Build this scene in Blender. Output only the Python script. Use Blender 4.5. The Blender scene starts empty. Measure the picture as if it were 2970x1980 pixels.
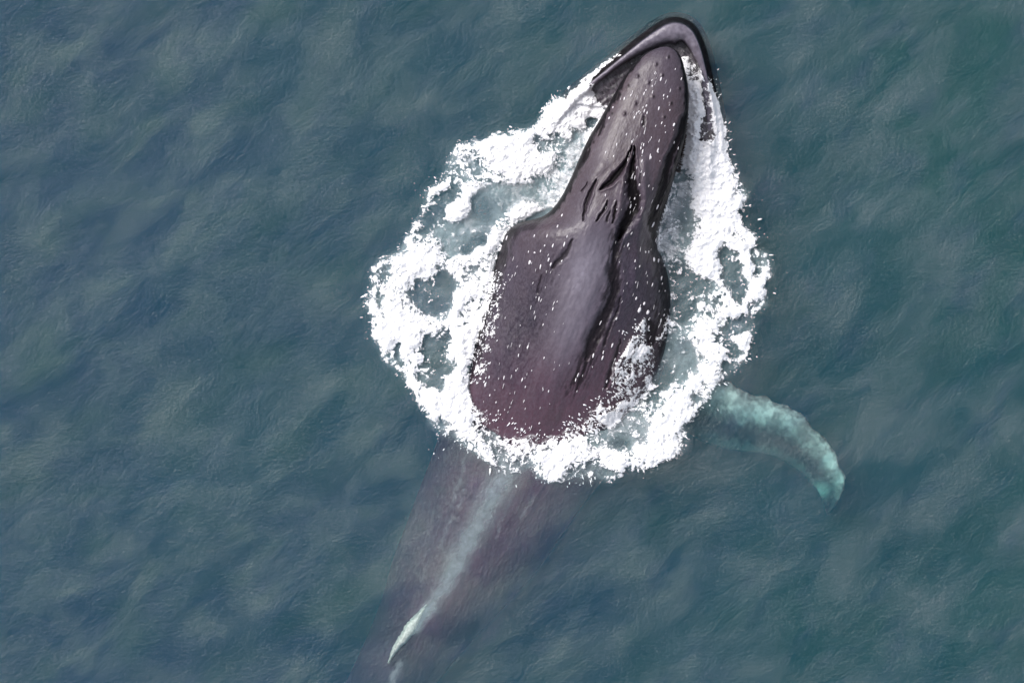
import bpy, math, random
import numpy as np
from mathutils import Vector
from mathutils.bvhtree import BVHTree

sc = bpy.context.scene
col = sc.collection
random.seed(7)
RNG = np.random.default_rng(7)

# ------------------------------------------------------------------ camera
S = 190.0            # photo pixels per metre at the water line
H = 60.0             # drone height in metres
cam_d = bpy.data.cameras.new('camera')
cam = bpy.data.objects.new('camera', cam_d)
col.objects.link(cam)
cam.location = (0, 0, H)
cam.rotation_euler = (0, 0, 0)
cam_d.sensor_width = 36
cam_d.lens = 18.0 * H / (1485.0 / S)
cam_d.clip_end = 5000
sc.camera = cam

# ------------------------------------------------------------------ light
SUN_EL, SUN_AZ = math.radians(50), math.radians(-52)   # sun stands up and to the left of the frame
sun_d = bpy.data.lights.new('sun', 'SUN')
sun_d.energy = 1.5
sun_d.angle = math.radians(24)
sun_d.color = (1.0, 0.95, 0.9)
sun = bpy.data.objects.new('sun', sun_d)
col.objects.link(sun)
sdir = Vector((math.sin(SUN_AZ) * math.cos(SUN_EL), math.cos(SUN_AZ) * math.cos(SUN_EL), math.sin(SUN_EL)))
sun.rotation_euler = sdir.to_track_quat('Z', 'Y').to_euler()

world = bpy.data.worlds.new('World')
sc.world = world
world.use_nodes = True
wn, wl = world.node_tree.nodes, world.node_tree.links
wn.clear()
sky = wn.new('ShaderNodeTexSky')
sky.sky_type = 'NISHITA'
sky.sun_disc = False
sky.sun_elevation = SUN_EL
sky.sun_rotation = SUN_AZ
sky.air_density = 1.0
sky.dust_density = 3.0
bw = wn.new('ShaderNodeRGBToBW')
mixs = wn.new('ShaderNodeMix'); mixs.data_type = 'RGBA'; mixs.inputs[0].default_value = 0.68
wl.new(sky.outputs[0], mixs.inputs['A'])
tint = wn.new('ShaderNodeMix'); tint.data_type = 'RGBA'; tint.blend_type = 'MULTIPLY'; tint.inputs[0].default_value = 1.0
wl.new(bw.outputs[0], tint.inputs['A']); tint.inputs['B'].default_value = (1.42, 1.46, 1.5, 1)
wl.new(sky.outputs[0], bw.inputs[0])
wl.new(tint.outputs['Result'], mixs.inputs['B'])
bg = wn.new('ShaderNodeBackground'); bg.inputs['Strength'].default_value = 0.10
wl.new(mixs.outputs['Result'], bg.inputs['Color'])
wo = wn.new('ShaderNodeOutputWorld')
wl.new(bg.outputs[0], wo.inputs['Surface'])

sc.view_settings.view_transform = 'Standard'
sc.view_settings.look = 'None'
sc.view_settings.gamma = 1.0
sc.view_settings.use_curve_mapping = False
sc.view_settings.exposure = 1.05
sc.render.engine = 'CYCLES'
sc.cycles.use_denoising = True
sc.cycles.volume_bounces = 1
sc.cycles.max_bounces = 6
sc.cycles.transparent_max_bounces = 16
sc.cycles.volume_step_rate = 1.0

# ------------------------------------------------------------------ helpers
def W(px, py, z=0.0):
    """photo pixel + height in metres -> world point"""
    k = (1.0 - z / H) / S
    return (px - 1485.0) * k, (990.0 - py) * k, z

def wpx(x, y, z=0.0):
    k = (1.0 - z / H) / S
    return x / k + 1485.0, 990.0 - y / k

_PERM = {}
def perlin(x, y, seed=0):
    if seed not in _PERM:
        r = np.random.default_rng(1000 + seed)
        a = r.random((256, 256)) * 2 * np.pi
        _PERM[seed] = (np.cos(a), np.sin(a))
    gx, gy = _PERM[seed]
    xi = np.floor(x).astype(np.int64); yi = np.floor(y).astype(np.int64)
    xf = x - xi; yf = y - yi
    u = xf * xf * xf * (xf * (xf * 6 - 15) + 10); v = yf * yf * yf * (yf * (yf * 6 - 15) + 10)
    def g(ix, iy, dx, dy):
        a = (ix & 255, iy & 255)
        return gx[a] * dx + gy[a] * dy
    n00 = g(xi, yi, xf, yf); n10 = g(xi + 1, yi, xf - 1, yf)
    n01 = g(xi, yi + 1, xf, yf - 1); n11 = g(xi + 1, yi + 1, xf - 1, yf - 1)
    return 1.5 * ((n00 * (1 - u) + n10 * u) * (1 - v) + (n01 * (1 - u) + n11 * u) * v)

def fbm(x, y, octv=4, seed=0, gain=0.5):
    s = 0.0; a = 1.0; t = 0.0
    for i in range(octv):
        s = s + a * perlin(x * 2 ** i + 17.3 * i, y * 2 ** i - 9.1 * i, seed + i)
        t += a; a *= gain
    return s / t

def sstep(a, b, x):
    t = np.clip((x - a) / (b - a), 0, 1)
    return t * t * (3 - 2 * t)

def inpoly(X, Y, poly):
    out = np.zeros(X.shape, bool)
    n = len(poly); j = n - 1
    for i in range(n):
        xi, yi = poly[i]; xj, yj = poly[j]
        if yi != yj:
            c = ((yi > Y) != (yj > Y)) & (X < (xj - xi) * (Y - yi) / (yj - yi) + xi)
            out ^= c
        j = i
    return out

def blur(a, r):
    """separable gaussian, r in cells"""
    k = int(3 * r) + 1
    g = np.exp(-0.5 * (np.arange(-k, k + 1) / r) ** 2); g /= g.sum()
    p = np.pad(a, k, mode='edge')
    p = np.apply_along_axis(lambda v: np.convolve(v, g, 'valid'), 0, p)
    return np.apply_along_axis(lambda v: np.convolve(v, g, 'valid'), 1, p)

def polydist(X, Y, pts):
    """distance to a polyline of (x, y, w) plus the width w interpolated at the nearest point"""
    best = np.full(X.shape, 1e9); wd = np.ones(X.shape)
    for (x0, y0, w0), (x1, y1, w1) in zip(pts[:-1], pts[1:]):
        dx, dy = x1 - x0, y1 - y0
        t = np.clip(((X - x0) * dx + (Y - y0) * dy) / (dx * dx + dy * dy + 1e-9), 0, 1)
        d = np.hypot(X - x0 - t * dx, Y - y0 - t * dy)
        m = d < best
        best = np.where(m, d, best); wd = np.where(m, w0 + t * (w1 - w0), wd)
    return best, wd

def mesh_np(name, V, F, mat, smooth=True, parent=None, attrs=None):
    me = bpy.data.meshes.new(name)
    V = np.asarray(V, np.float32); F = np.asarray(F, np.int32)
    me.vertices.add(len(V)); me.vertices.foreach_set('co', V.ravel())
    k = F.shape[1]
    me.loops.add(F.size); me.loops.foreach_set('vertex_index', F.ravel())
    me.polygons.add(len(F)); me.polygons.foreach_set('loop_start', np.arange(0, F.size, k, dtype=np.int32))
    me.update(calc_edges=True)
    me.polygons.foreach_set('use_smooth', np.full(len(F), smooth))
    for an, av in (attrs or {}).items():
        at = me.attributes.new(an, 'FLOAT', 'POINT')
        at.data.foreach_set('value', np.asarray(av, np.float32).ravel())
    me.materials.append(mat)
    me.validate()
    o = bpy.data.objects.new(name, me)
    col.objects.link(o)
    if parent is not None:
        o.parent = parent
    return o

def grid_faces(nr, nc, wrap=False):
    i = np.arange(nr - 1)[:, None]; j = np.arange(nc if wrap else nc - 1)[None, :]
    a = i * nc + j; b = i * nc + (j + 1) % nc
    return np.stack([a, b, b + nc, a + nc], -1).reshape(-1, 4)

class NT:
    """short hand for building node materials"""
    def __init__(s, name):
        s.m = bpy.data.materials.new(name); s.m.use_nodes = True
        s.n = s.m.node_tree.nodes; s.l = s.m.node_tree.links; s.n.clear()
        s.out = s.n.new('ShaderNodeOutputMaterial')
    def add(s, t, props=None, **ins):
        o = s.n.new(t)
        for k, v in (props or {}).items(): setattr(o, k, v)
        for k, v in ins.items(): s.set(o, k.replace('_', ' '), v)
        return o
    def set(s, o, k, v):
        k = int(k[1:]) if k[0] == 'i' and k[1:].isdigit() else k
        if hasattr(v, 'is_output') or isinstance(v, bpy.types.NodeSocket): s.l.new(v, o.inputs[k])
        else: o.inputs[k].default_value = v
    def math(s, op, a, b=0.0, c=None, clamp=False):
        o = s.add('ShaderNodeMath', {'operation': op, 'use_clamp': clamp}, i0=a, i1=b)
        if c is not None: s.set(o, 'i2', c)
        return o.outputs[0]
    def coord(s, scale=(1, 1, 1), rot=(0, 0, 0)):
        g = s.add('ShaderNodeNewGeometry')
        m = s.add('ShaderNodeMapping', {'vector_type': 'TEXTURE'}, Vector=g.outputs['Position'])
        m.inputs['Rotation'].default_value = rot
        m.inputs['Scale'].default_value = tuple(1 / k for k in scale)
        return m.outputs[0]
    def noise(s, vec, scale, detail=3, rough=0.5, dist=0.0):
        o = s.add('ShaderNodeTexNoise', None, Vector=vec, Scale=scale, Detail=detail, Roughness=rough, Distortion=dist)
        return o.outputs['Fac']
    def ramp(s, fac, stops, interp='LINEAR'):
        o = s.add('ShaderNodeValToRGB', None, Fac=fac)
        o.color_ramp.interpolation = interp
        e = o.color_ramp.elements
        while len(e) < len(stops): e.new(0.5)
        for k, (p, c) in enumerate(stops):
            e[k].position = p
            e[k].color = (c, c, c, 1) if isinstance(c, (int, float)) else (*c, 1)
        return o.outputs['Color']
    def mix(s, f, a, b, blend='MIX'):
        o = s.add('ShaderNodeMix', {'data_type': 'RGBA', 'blend_type': blend})
        s.set(o, 'i0', f)
        for k, v in (('A', a), ('B', b)):
            if isinstance(v, tuple): v = (*v[:3], 1)
            s.set(o, k, v)
        return o.outputs['Result']
    def smix(s, f, a, b):
        o = s.add('ShaderNodeMixShader', None, Fac=f)
        s.l.new(a, o.inputs[1]); s.l.new(b, o.inputs[2])
        return o.outputs[0]
    def attr(s, name):
        return s.add('ShaderNodeAttribute', {'attribute_name': name}).outputs['Fac']

# ------------------------------------------------------------------ materials
def water_material():
    t = NT('sea_water')
    rot = (0, 0, math.radians(36))
    c = t.coord((1, 1, 1), rot)
    cs = t.coord((0.6, 1, 1), rot)                   # drawn out along the wave fronts
    # colour drift, bluer to the left and greener to the right
    big = t.noise(t.coord((0.6, 1, 1), rot), 0.32, 3, 0.55)
    geo = t.add('ShaderNodeNewGeometry')
    sep = t.add('ShaderNodeSeparateXYZ', None, Vector=geo.outputs['Position'])
    drift = t.math('ADD', t.math('MULTIPLY', sep.outputs['X'], 0.055), t.math('MULTIPLY', big, 1.6))
    drift = t.math('SUBTRACT', drift, 0.42, clamp=True)
    colA = t.mix(drift, (0.004, 0.036, 0.235), (0.002, 0.150, 0.118))
    # sky reflected off the swell, painted in as pale patches
    pn = t.noise(cs, 1.5, 4, 0.52, 0.4)
    patch = t.ramp(pn, [(0.38, 0.0), (0.66, 1.0)])
    colB = t.mix(patch, colA, (0.225, 0.300, 0.325))
    pn2 = t.noise(t.coord((0.5, 1, 1), (0, 0, math.radians(50))), 2.6, 2, 0.5)
    colC = t.mix(t.ramp(pn2, [(0.52, 0.0), (0.75, 0.45)]), colB, (0.012, 0.034, 0.240))
    pn3 = t.noise(t.coord((0.6, 1, 1), (0, 0, math.radians(28))), 1.1, 3, 0.5)
    colC = t.mix(t.ramp(pn3, [(0.50, 0.0), (0.70, 0.6)]), colC, (0.003, 0.100, 0.092))
    # relief
    f1 = t.noise(t.coord((0.8, 1, 1), (0, 0, math.radians(15))), 30, 4, 0.6, 0.0)
    f2 = t.noise(t.coord((0.6, 1, 1), (0, 0, math.radians(40))), 3.5, 3, 0.55)
    hgt = t.math('ADD', t.math('MULTIPLY', f1, 0.030), t.math('MULTIPLY', f2, 0.035))
    b = t.add('ShaderNodeBump', None, Strength=0.7, Distance=1.0, Height=hgt)
    nrm = b.outputs['Normal']
    # wind chop seen as fine pebbling
    b2 = t.add('ShaderNodeBump', None, Strength=1.0, Distance=1.0, Height=t.math('MULTIPLY', f1, 0.09))
    diff = t.add('ShaderNodeBsdfDiffuse', None, Color=colC, Normal=b2.outputs['Normal'])
    tr = t.add('ShaderNodeBsdfTransparent')
    gl = t.add('ShaderNodeBsdfGlossy', None, Roughness=0.22, Normal=nrm)
    fr = t.add('ShaderNodeFresnel', None, IOR=1.34, Normal=nrm)
    amt = t.math('ADD', 0.145, t.math('MULTIPLY', patch, 0.06))
    body = t.smix(amt, tr.outputs[0], diff.outputs[0])
    sh = t.smix(fr.outputs[0], body, gl.outputs[0])
    t.l.new(sh, t.out.inputs['Surface'])
    vs = t.add('ShaderNodeVolumeScatter', None, Color=(0.04, 0.155, 0.255, 1), Density=0.95, Anisotropy=0.0)
    va = t.add('ShaderNodeVolumeAbsorption', None, Color=(0.15, 0.72, 0.70, 1), Density=1.15)
    ad = t.add('ShaderNodeAddShader')
    t.l.new(vs.outputs[0], ad.inputs[0]); t.l.new(va.outputs[0], ad.inputs[1])
    t.l.new(ad.outputs[0], t.out.inputs['Volume'])
    return t.m

def skin_material():
    t = NT('whale_skin')
    g = t.add('ShaderNodeNewGeometry')
    along = t.coord((1, 0.42, 1), (0, 0, math.radians(-22)))
    big = t.noise(t.coord((1, 0.5, 1), (0, 0, math.radians(-22))), 0.8, 4, 0.55)
    colA = t.mix(t.ramp(big, [(0.35, 0.0), (0.65, 1.0)]), (0.027, 0.020, 0.036), (0.045, 0.029, 0.035))
    st = t.noise(along, 9, 5, 0.65)
    colB = t.mix(t.ramp(st, [(0.35, 0.0), (0.7, 0.16)]), colA, (0.082, 0.068, 0.090))
    blot = t.noise(along, 2.4, 4, 0.6)
    colC = t.mix(t.ramp(blot, [(0.3, 0.40), (0.5, 0.0)]), colB, (0.020, 0.013, 0.018))
    colC = t.mix(t.attr('ruddy'), colC, (0.130, 0.050, 0.084))
    colC = t.mix(t.attr('pale'), colC, (0.185, 0.168, 0.210))
    colC = t.mix(t.attr('painted_shade'), colC, (0.010, 0.007, 0.016))
    blk = t.attr('shade_pigment')                           # black nostril flesh, plus shade painted on creases and steep rims
    colD = t.mix(blk, colC, (0.006, 0.005, 0.006))
    fs = t.noise(t.coord((1, 0.5, 1), (0, 0, math.radians(-22))), 38, 4, 0.7)
    colD = t.mix(t.ramp(fs, [(0.42, 0.0), (0.62, 0.35)]), colD, t.mix(blk, (0.100, 0.085, 0.110), (0.012, 0.010, 0.012)))
    # fine pale scratches
    sc1 = t.noise(t.coord((1, 0.12, 1), (0, 0, math.radians(-24))), 42, 2, 0.5)
    colE = t.mix(t.ramp(sc1, [(0.67, 0.0), (0.74, 0.22)]), colD, (0.13, 0.11, 0.14))
    f1 = t.noise(along, 26, 4, 0.6); f2 = t.noise(along, 5, 3, 0.5)
    hgt = t.math('ADD', t.math('MULTIPLY', f1, 0.009), t.math('MULTIPLY', f2, 0.012))
    b = t.add('ShaderNodeBump', None, Strength=0.7, Distance=1.0, Height=hgt)
    rg = t.math('MULTIPLY_ADD', f1, 0.24, 0.22)
    p = t.add('ShaderNodeBsdfPrincipled', None, Base_Color=colE, Roughness=rg, Normal=b.outputs[0], IOR=1.36)
    p.inputs['Specular IOR Level'].default_value = 0.5
    t.l.new(t.math('MULTIPLY_ADD', blk, -0.42, 0.5), p.inputs['Specular IOR Level'])
    t.l.new(p.outputs[0], t.out.inputs['Surface'])
    return t.m

def simple(name, c1, c2, scale=20, rough=0.5, bump=0.01, stretch=(1, 1, 1), rotz=0.0):
    t = NT(name)
    co = t.coord(stretch, (0, 0, rotz))
    n = t.noise(co, scale, 4, 0.6)
    cc = t.mix(t.ramp(n, [(0.35, 0.0), (0.65, 1.0)]), c1, c2)
    b = t.add('ShaderNodeBump', None, Strength=0.6, Distance=1.0, Height=t.math('MULTIPLY', n, bump))
    p = t.add('ShaderNodeBsdfPrincipled', None, Base_Color=cc, Roughness=rough, Normal=b.outputs[0])
    t.l.new(p.outputs[0], t.out.inputs['Surface'])
    return t.m

def foam_material():
    t = NT('sea_foam')
    d = t.attr('froth')
    fine = t.noise(t.coord(), 26, 5, 0.7, 0.6)
    mid = t.noise(t.coord(), 7.0, 5, 0.62, 1.2)
    nn = t.math('ADD', t.math('MULTIPLY', fine, 0.40), t.math('MULTIPLY', mid, 0.60))
    nn = t.math('MULTIPLY', t.math('SUBTRACT', nn, 0.5), 4.6)
    v = t.math('ADD', d, nn)
    a = t.add('ShaderNodeMapRange', {'interpolation_type': 'SMOOTHSTEP'}, Value=v, From_Min=0.42, From_Max=0.80)
    cc = t.mix(t.ramp(fine, [(0.3, 0.0), (0.6, 1.0)]), (0.84, 0.83, 0.88), (0.94, 0.93, 0.95))
    b = t.add('ShaderNodeBump', None, Strength=0.6, Distance=1.0, Height=t.math('MULTIPLY', nn, 0.008))
    df = t.add('ShaderNodeBsdfDiffuse', None, Color=cc, Normal=b.outputs[0])
    tl = t.add('ShaderNodeBsdfTranslucent', None, Color=(0.9, 0.92, 0.95, 1))
    tr = t.add('ShaderNodeBsdfTransparent')
    sol = t.smix(0.18, df.outputs[0], tl.outputs[0])
    fl = t.attr('film')                              # thin sheet of white water, combed by its own flow
    st = t.noise(t.coord((0.3, 1, 1), (0, 0, math.radians(-20))), 16, 5, 0.65, 0.3)
    flv = t.math('MULTIPLY', fl, t.ramp(st, [(0.36, 0.25), (0.64, 1.0)]))
    sh = t.smix(t.math('MAXIMUM', a.outputs[0], flv), tr.outputs[0], sol)
    t.l.new(sh, t.out.inputs['Surface'])
    return t.m

def milk_material():
    t = NT('aerated_water')
    d = t.attr('froth')
    co = t.coord((1, 1, 1), (0, 0, math.radians(20)))
    n = t.noise(co, 9, 5, 0.65, 0.5)
    v = t.math('MULTIPLY', d, t.ramp(n, [(0.25, 0.55), (0.65, 1.0)]))
    df = t.add('ShaderNodeBsdfDiffuse', None, Color=(0.66, 0.76, 0.80, 1))
    tr = t.add('ShaderNodeBsdfTransparent')
    t.l.new(t.smix(v, tr.outputs[0], df.outputs[0]), t.out.inputs['Surface'])
    return t.m

M_WATER = water_material()
M_SKIN = skin_material()
M_FOAM = foam_material()
M_MILK = milk_material()
M_BED = simple('seabed_sand', (0.02, 0.04, 0.05), (0.03, 0.05, 0.06), 0.5)
M_MOUTH = simple('mouth_lining', (0.012, 0.010, 0.014), (0.10, 0.085, 0.105), 26, 0.3, 0.02, (1, 0.5, 1), 0.6)
M_BALEEN = simple('baleen', (0.035, 0.014, 0.012), (0.12, 0.06, 0.05), 60, 0.6)
M_FLECK = simple('glint_fleck_white', (0.45, 0.42, 0.45), (0.78, 0.75, 0.78), 80, 0.5)
M_DROP = simple('water_spray', (0.82, 0.84, 0.88), (0.93, 0.93, 0.95), 30, 0.35)

# ------------------------------------------------------------------ sea
def wave(x, y):
    a = math.radians(36)
    u = x * math.cos(a) + y * math.sin(a); v = -x * math.sin(a) + y * math.cos(a)
    w = 0.035 * fbm(u * 0.22, v * 0.62, 3, 3) + 0.012 * fbm(u * 1.2, v * 2.2, 3, 11)
    return w

def build_sea():
    core_x = np.linspace(-13, 13, 420); core_y = np.linspace(-10, 10, 320)
    ext = lambda c, s: np.concatenate([c, c[-1] * 1.0 + s * np.array([1.5, 5, 15, 50, 150, 500, 1500])])
    xs = ext(core_x, 1.0); xs = np.concatenate([-(xs[len(core_x):])[::-1], xs])
    ys = ext(core_y, 1.0); ys = np.concatenate([-(ys[len(core_y):])[::-1], ys])
    X, Y = np.meshgrid(xs, ys)
    fade = sstep(13.0, 12.0, np.abs(X)) * sstep(10.0, 9.2, np.abs(Y)) if False else np.clip(13.2 - np.abs(X), 0, 1) * np.clip(10.2 - np.abs(Y), 0, 1)
    Z = wave(X, Y) * np.clip(fade, 0, 1)
    nr, nc = X.shape
    V = np.stack([X.ravel(), Y.ravel(), Z.ravel()], 1)
    F = grid_faces(nr, nc)
    # closed body of water: the same grid border dropped to the bed, joined by sides and a bottom
    bord = np.concatenate([np.arange(nc), np.arange(1, nr) * nc + nc - 1,
                           (nr - 1) * nc + np.arange(nc - 2, -1, -1), np.arange(nr - 2, 0, -1) * nc])
    n0 = len(V); low = V[bord].copy(); low[:, 2] = -16
    k = len(bord); i = np.arange(k); j = (i + 1) % k
    sides = np.stack([bord[i], n0 + i, n0 + j, bord[j]], 1)
    V = np.vstack([V, low, [[0, 0, -16]]])
    ctr = len(V) - 1
    me = bpy.data.meshes.new('sea')
    faces = [tuple(f) for f in np.vstack([F, sides]).tolist()] + [(ctr, n0 + b, n0 + a) for a, b in zip(i.tolist(), j.tolist())]
    me.from_pydata(V.tolist(), [], faces)
    me.polygons.foreach_set('use_smooth', np.ones(len(faces), bool))
    me.materials.append(M_WATER)
    o = bpy.data.objects.new('sea', me); col.objects.link(o)
    o['kind'] = 'structure'
    bed = mesh_np('seabed', [(-1600, -1600, -16.5), (1600, -1600, -16.5), (1600, 1600, -16.5), (-1600, 1600, -16.5)], [(0, 1, 2, 3)], M_BED, False)
    bed['kind'] = 'structure'
build_sea()

# ------------------------------------------------------------------ whale
whale = bpy.data.objects.new('humpback_whale', None)
col.objects.link(whale)
whale.location = (0, 0, 0)
whale['label'] = 'dark purple-grey whale lunging with parted jaws inside a ring of white water'
whale['category'] = 'whale'

# left x, left y, right x, right y, edge height, top height, bottom height, flatness
ST = [
 (1918, 137, 1936, 136, .80, .82, .74, 2.4),
 (1888, 147, 1960, 146, .78, .90, .66, 2.6),
 (1862, 162, 1976, 168, .77, .95, .62, 3.0),
 (1842, 184, 1985, 198, .76, .98, .58, 3.4),
 (1812, 222, 1994, 238, .74, 1.0, .52, 3.6),
 (1788, 262, 1998, 282, .72, 1.03, .48, 3.6),
 (1762, 308, 1996, 330, .70, 1.06, .42, 3.6),
 (1732, 360, 1989, 386, .67, 1.09, .35, 3.4),
 (1705, 406, 1977, 440, .63, 1.12, .25, 3.2),
 (1680, 460, 1963, 492, .58, 1.16, .05, 3.0),
 (1655, 518, 1946, 548, .52, 1.18, -.2, 2.8),
 (1622, 580, 1929, 610, .42, 1.18, -.6, 2.6),
 (1578, 625, 1913, 664, .28, 1.17, -1.0, 2.5),
 (1502, 648, 1908, 718, .05, 1.15, -1.3, 2.4),
 (1465, 678, 1922, 752, -.08, 1.12, -1.5, 2.4),
 (1448, 722, 1936, 792, -.18, 1.08, -1.7, 2.4),
 (1426, 785, 1946, 842, -.26, 1.02, -1.9, 2.4),
 (1404, 856, 1950, 900, -.32, .95, -2.0, 2.4),
 (1384, 932, 1946, 966, -.36, .86, -2.1, 2.4),
 (1362, 1004, 1934, 1036, -.40, .74, -2.1, 2.4),
 (1340, 1080, 1905, 1120, -.44, .55, -2.1, 2.6),
 (1312, 1160, 1862, 1200, -.50, .30, -2.1, 2.8),
 (1282, 1240, 1810, 1285, -.55, .03, -2.1, 2.8),
 (1250, 1330, 1765, 1370, -.50, -.05, -2.1, 2.0),
 (1215, 1420, 1700, 1450, -.58, -.065, -2.1, 1.8),
 (1178, 1520, 1630, 1550, -.64, -.075, -2.1, 1.6),
 (1140, 1620, 1560, 1650, -.72, -.09, -2.1, 1.5),
 (1112, 1720, 1470, 1750, -.80, -.12, -2.1, 1.45),
 (1075, 1820, 1375, 1850, -.95, -.18, -2.1, 1.4),
 (1030, 1920, 1290, 1950, -.8, -.38, -2.1, 1.6),
 (965, 2050, 1185, 2080, -1.4, -.75, -2.2, 1.6),
 (850, 2220, 1060, 2250, -1.7, -1.1, -2.4, 1.7),
 (800, 2400, 950, 2430, -2.0, -1.6, -2.5, 2.0),
 (740, 2540, 920, 2570, -2.2, -2.05, -2.4, 2.0),
 (430, 2700, 1080, 2860, -2.35, -2.28, -2.42, 2.0),
 (560, 2730, 960, 2860, -2.4, -2.36, -2.44, 2.0),
]
ST = np.array(ST, float)

def crom(A, n):
    """Catmull-Rom resampling with arc-length spacing on the plan"""
    m = len(A)
    c = 0.5 * (A[:, :2] + A[:, 2:4])
    seg = np.hypot(*np.diff(c, axis=0).T); cum = np.concatenate([[0], np.cumsum(seg)])
    s = np.linspace(0, cum[-1], n)
    k = np.clip(np.searchsorted(cum, s, 'right') - 1, 0, m - 2)
    t = ((s - cum[k]) / seg[k])[:, None]
    p0 = A[np.maximum(k - 1, 0)]; p1 = A[k]; p2 = A[k + 1]; p3 = A[np.minimum(k + 2, m - 1)]
    return 0.5 * (2 * p1 + (p2 - p0) * t + (2 * p0 - 5 * p1 + 4 * p2 - p3) * t ** 2 + (3 * p1 - p0 - 3 * p2 + p3) * t ** 3)

# carved features in photo pixels: points (x, y, half width), depth in metres, painted crease shade and black pigment 0..1
GROOVES = [
 ([(1831, 426, 2), (1822, 455, 3.5), (1812, 476, 5), (1792, 503, 7.5), (1770, 527, 8), (1742, 549, 3)], .07, 1.0),
 ([(1839, 428, 2.5), (1837, 455, 5), (1833, 490, 9), (1832, 525, 13), (1838, 565, 18), (1840, 590, 18), (1828, 622, 16), (1812, 652, 14), (1797, 690, 7)], .09, 1.0),
 ([(1728, 522, 2), (1712, 560, 5), (1698, 596, 5), (1692, 640, 2)], .05, .8),
 ([(1704, 528, 1.5), (1688, 556, 2)], .03, .5),
 ([(1764, 584, 1.5), (1750, 612, 4), (1730, 642, 2)], .04, 1.0),
 ([(1787, 584, 1.5), (1783, 615, 4), (1778, 646, 2)], .04, 1.0),
 ([(1770, 610, 1.5), (1760, 640, 2.5)], .03, .9),
 ([(1992, 325, 4), (1984, 350, 10), (1977, 378, 10), (1966, 405, 8), (1950, 440, 8), (1936, 480, 10), (1926, 525, 12), (1912, 575, 14), (1896, 620, 15), (1889, 645, 13), (1898, 690, 7), (1904, 730, 5)], .05, .95),
 ([(1798, 668, 8), (1792, 700, 8), (1781, 745, 8), (1779, 795, 16), (1786, 835, 12), (1768, 890, 14), (1740, 942, 16), (1714, 990, 16), (1702, 1036, 7)], .045, .85),
 ([(1802, 862, 2), (1790, 900, 3), (1770, 950, 3), (1752, 1000, 3)], .03, .6),
 ([(1800, 985, 3), (1783, 1045, 5), (1768, 1085, 6), (1756, 1125, 4)], .03, .7),
 ([(1662, 696, 3), (1640, 735, 8), (1602, 776, 3)], .03, .75),
 ([(1571, 800, 3), (1558, 850, 3)], .02, .5),
 ([(1795, 268, 3), (1790, 290, 4)], .02, .9),
 ([(1752, 350, 4), (1742, 380, 4), (1735, 395, 2)], .02, .9),
 ([(1712, 430, 3), (1694, 468, 6), (1680, 490, 4)], .03, .9),
 ([(1672, 500, 4), (1656, 530, 5), (1640, 556, 4)], .03, .9),
 ([(1868, 340, 3), (1866, 362, 5)], .02, .8),
 ([(1858, 505, 2), (1856, 535, 3)], .02, .5),
 ([(1905, 740, 5), (1915, 800, 12), (1925, 850, 12), (1935, 900, 8)], .03, .6),
 ([(1880, 925, 5), (1893, 950, 16), (1890, 985, 16)], .03, .8),
 ([(1500, 652, 4), (1470, 690, 8), (1455, 730, 9), (1440, 780, 8), (1425, 830, 8)], .03, .8),
 ([(1590, 622, 4), (1545, 655, 10), (1500, 668, 8)], .02, .6),
 ([(1960, 200, 1), (1960, 202, 1)], .0, .0),
]
RIDGES = [
 ([(1930, 160, 26), (1905, 260, 34), (1870, 360, 34), (1838, 425, 20)], .018),
 ([(1815, 500, 8), (1800, 560, 12), (1792, 640, 10)], .04),
 ([(1868, 470, 10), (1872, 560, 12), (1858, 640, 12), (1850, 720, 14), (1840, 820, 16)], .04),
 ([(1740, 480, 20), (1710, 520, 14)], .025),
 ([(1700, 660, 40), (1700, 800, 50), (1660, 950, 60), (1600, 1120, 60), (1520, 1270, 40)], .05),
 ([(1480, 1330, 26), (1400, 1480, 26), (1320, 1630, 24), (1240, 1750, 18), (1180, 1850, 10), (1120, 1980, 8)], .012),
]
TUB = [(1937, 166), (1902, 187), (1848, 221), (1920, 219), (1974, 198), (1969, 257), (1893, 281), (1796, 275), (1866, 353),
       (1955, 362), (1820, 250), (1985, 262), (1772, 330), (1982, 300), (1748, 368), (1718, 412), (1690, 466), (1880, 240),
       (1945, 300), (1842, 300), (1810, 330), (1925, 340), (1970, 410), (1668, 512)]

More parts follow.
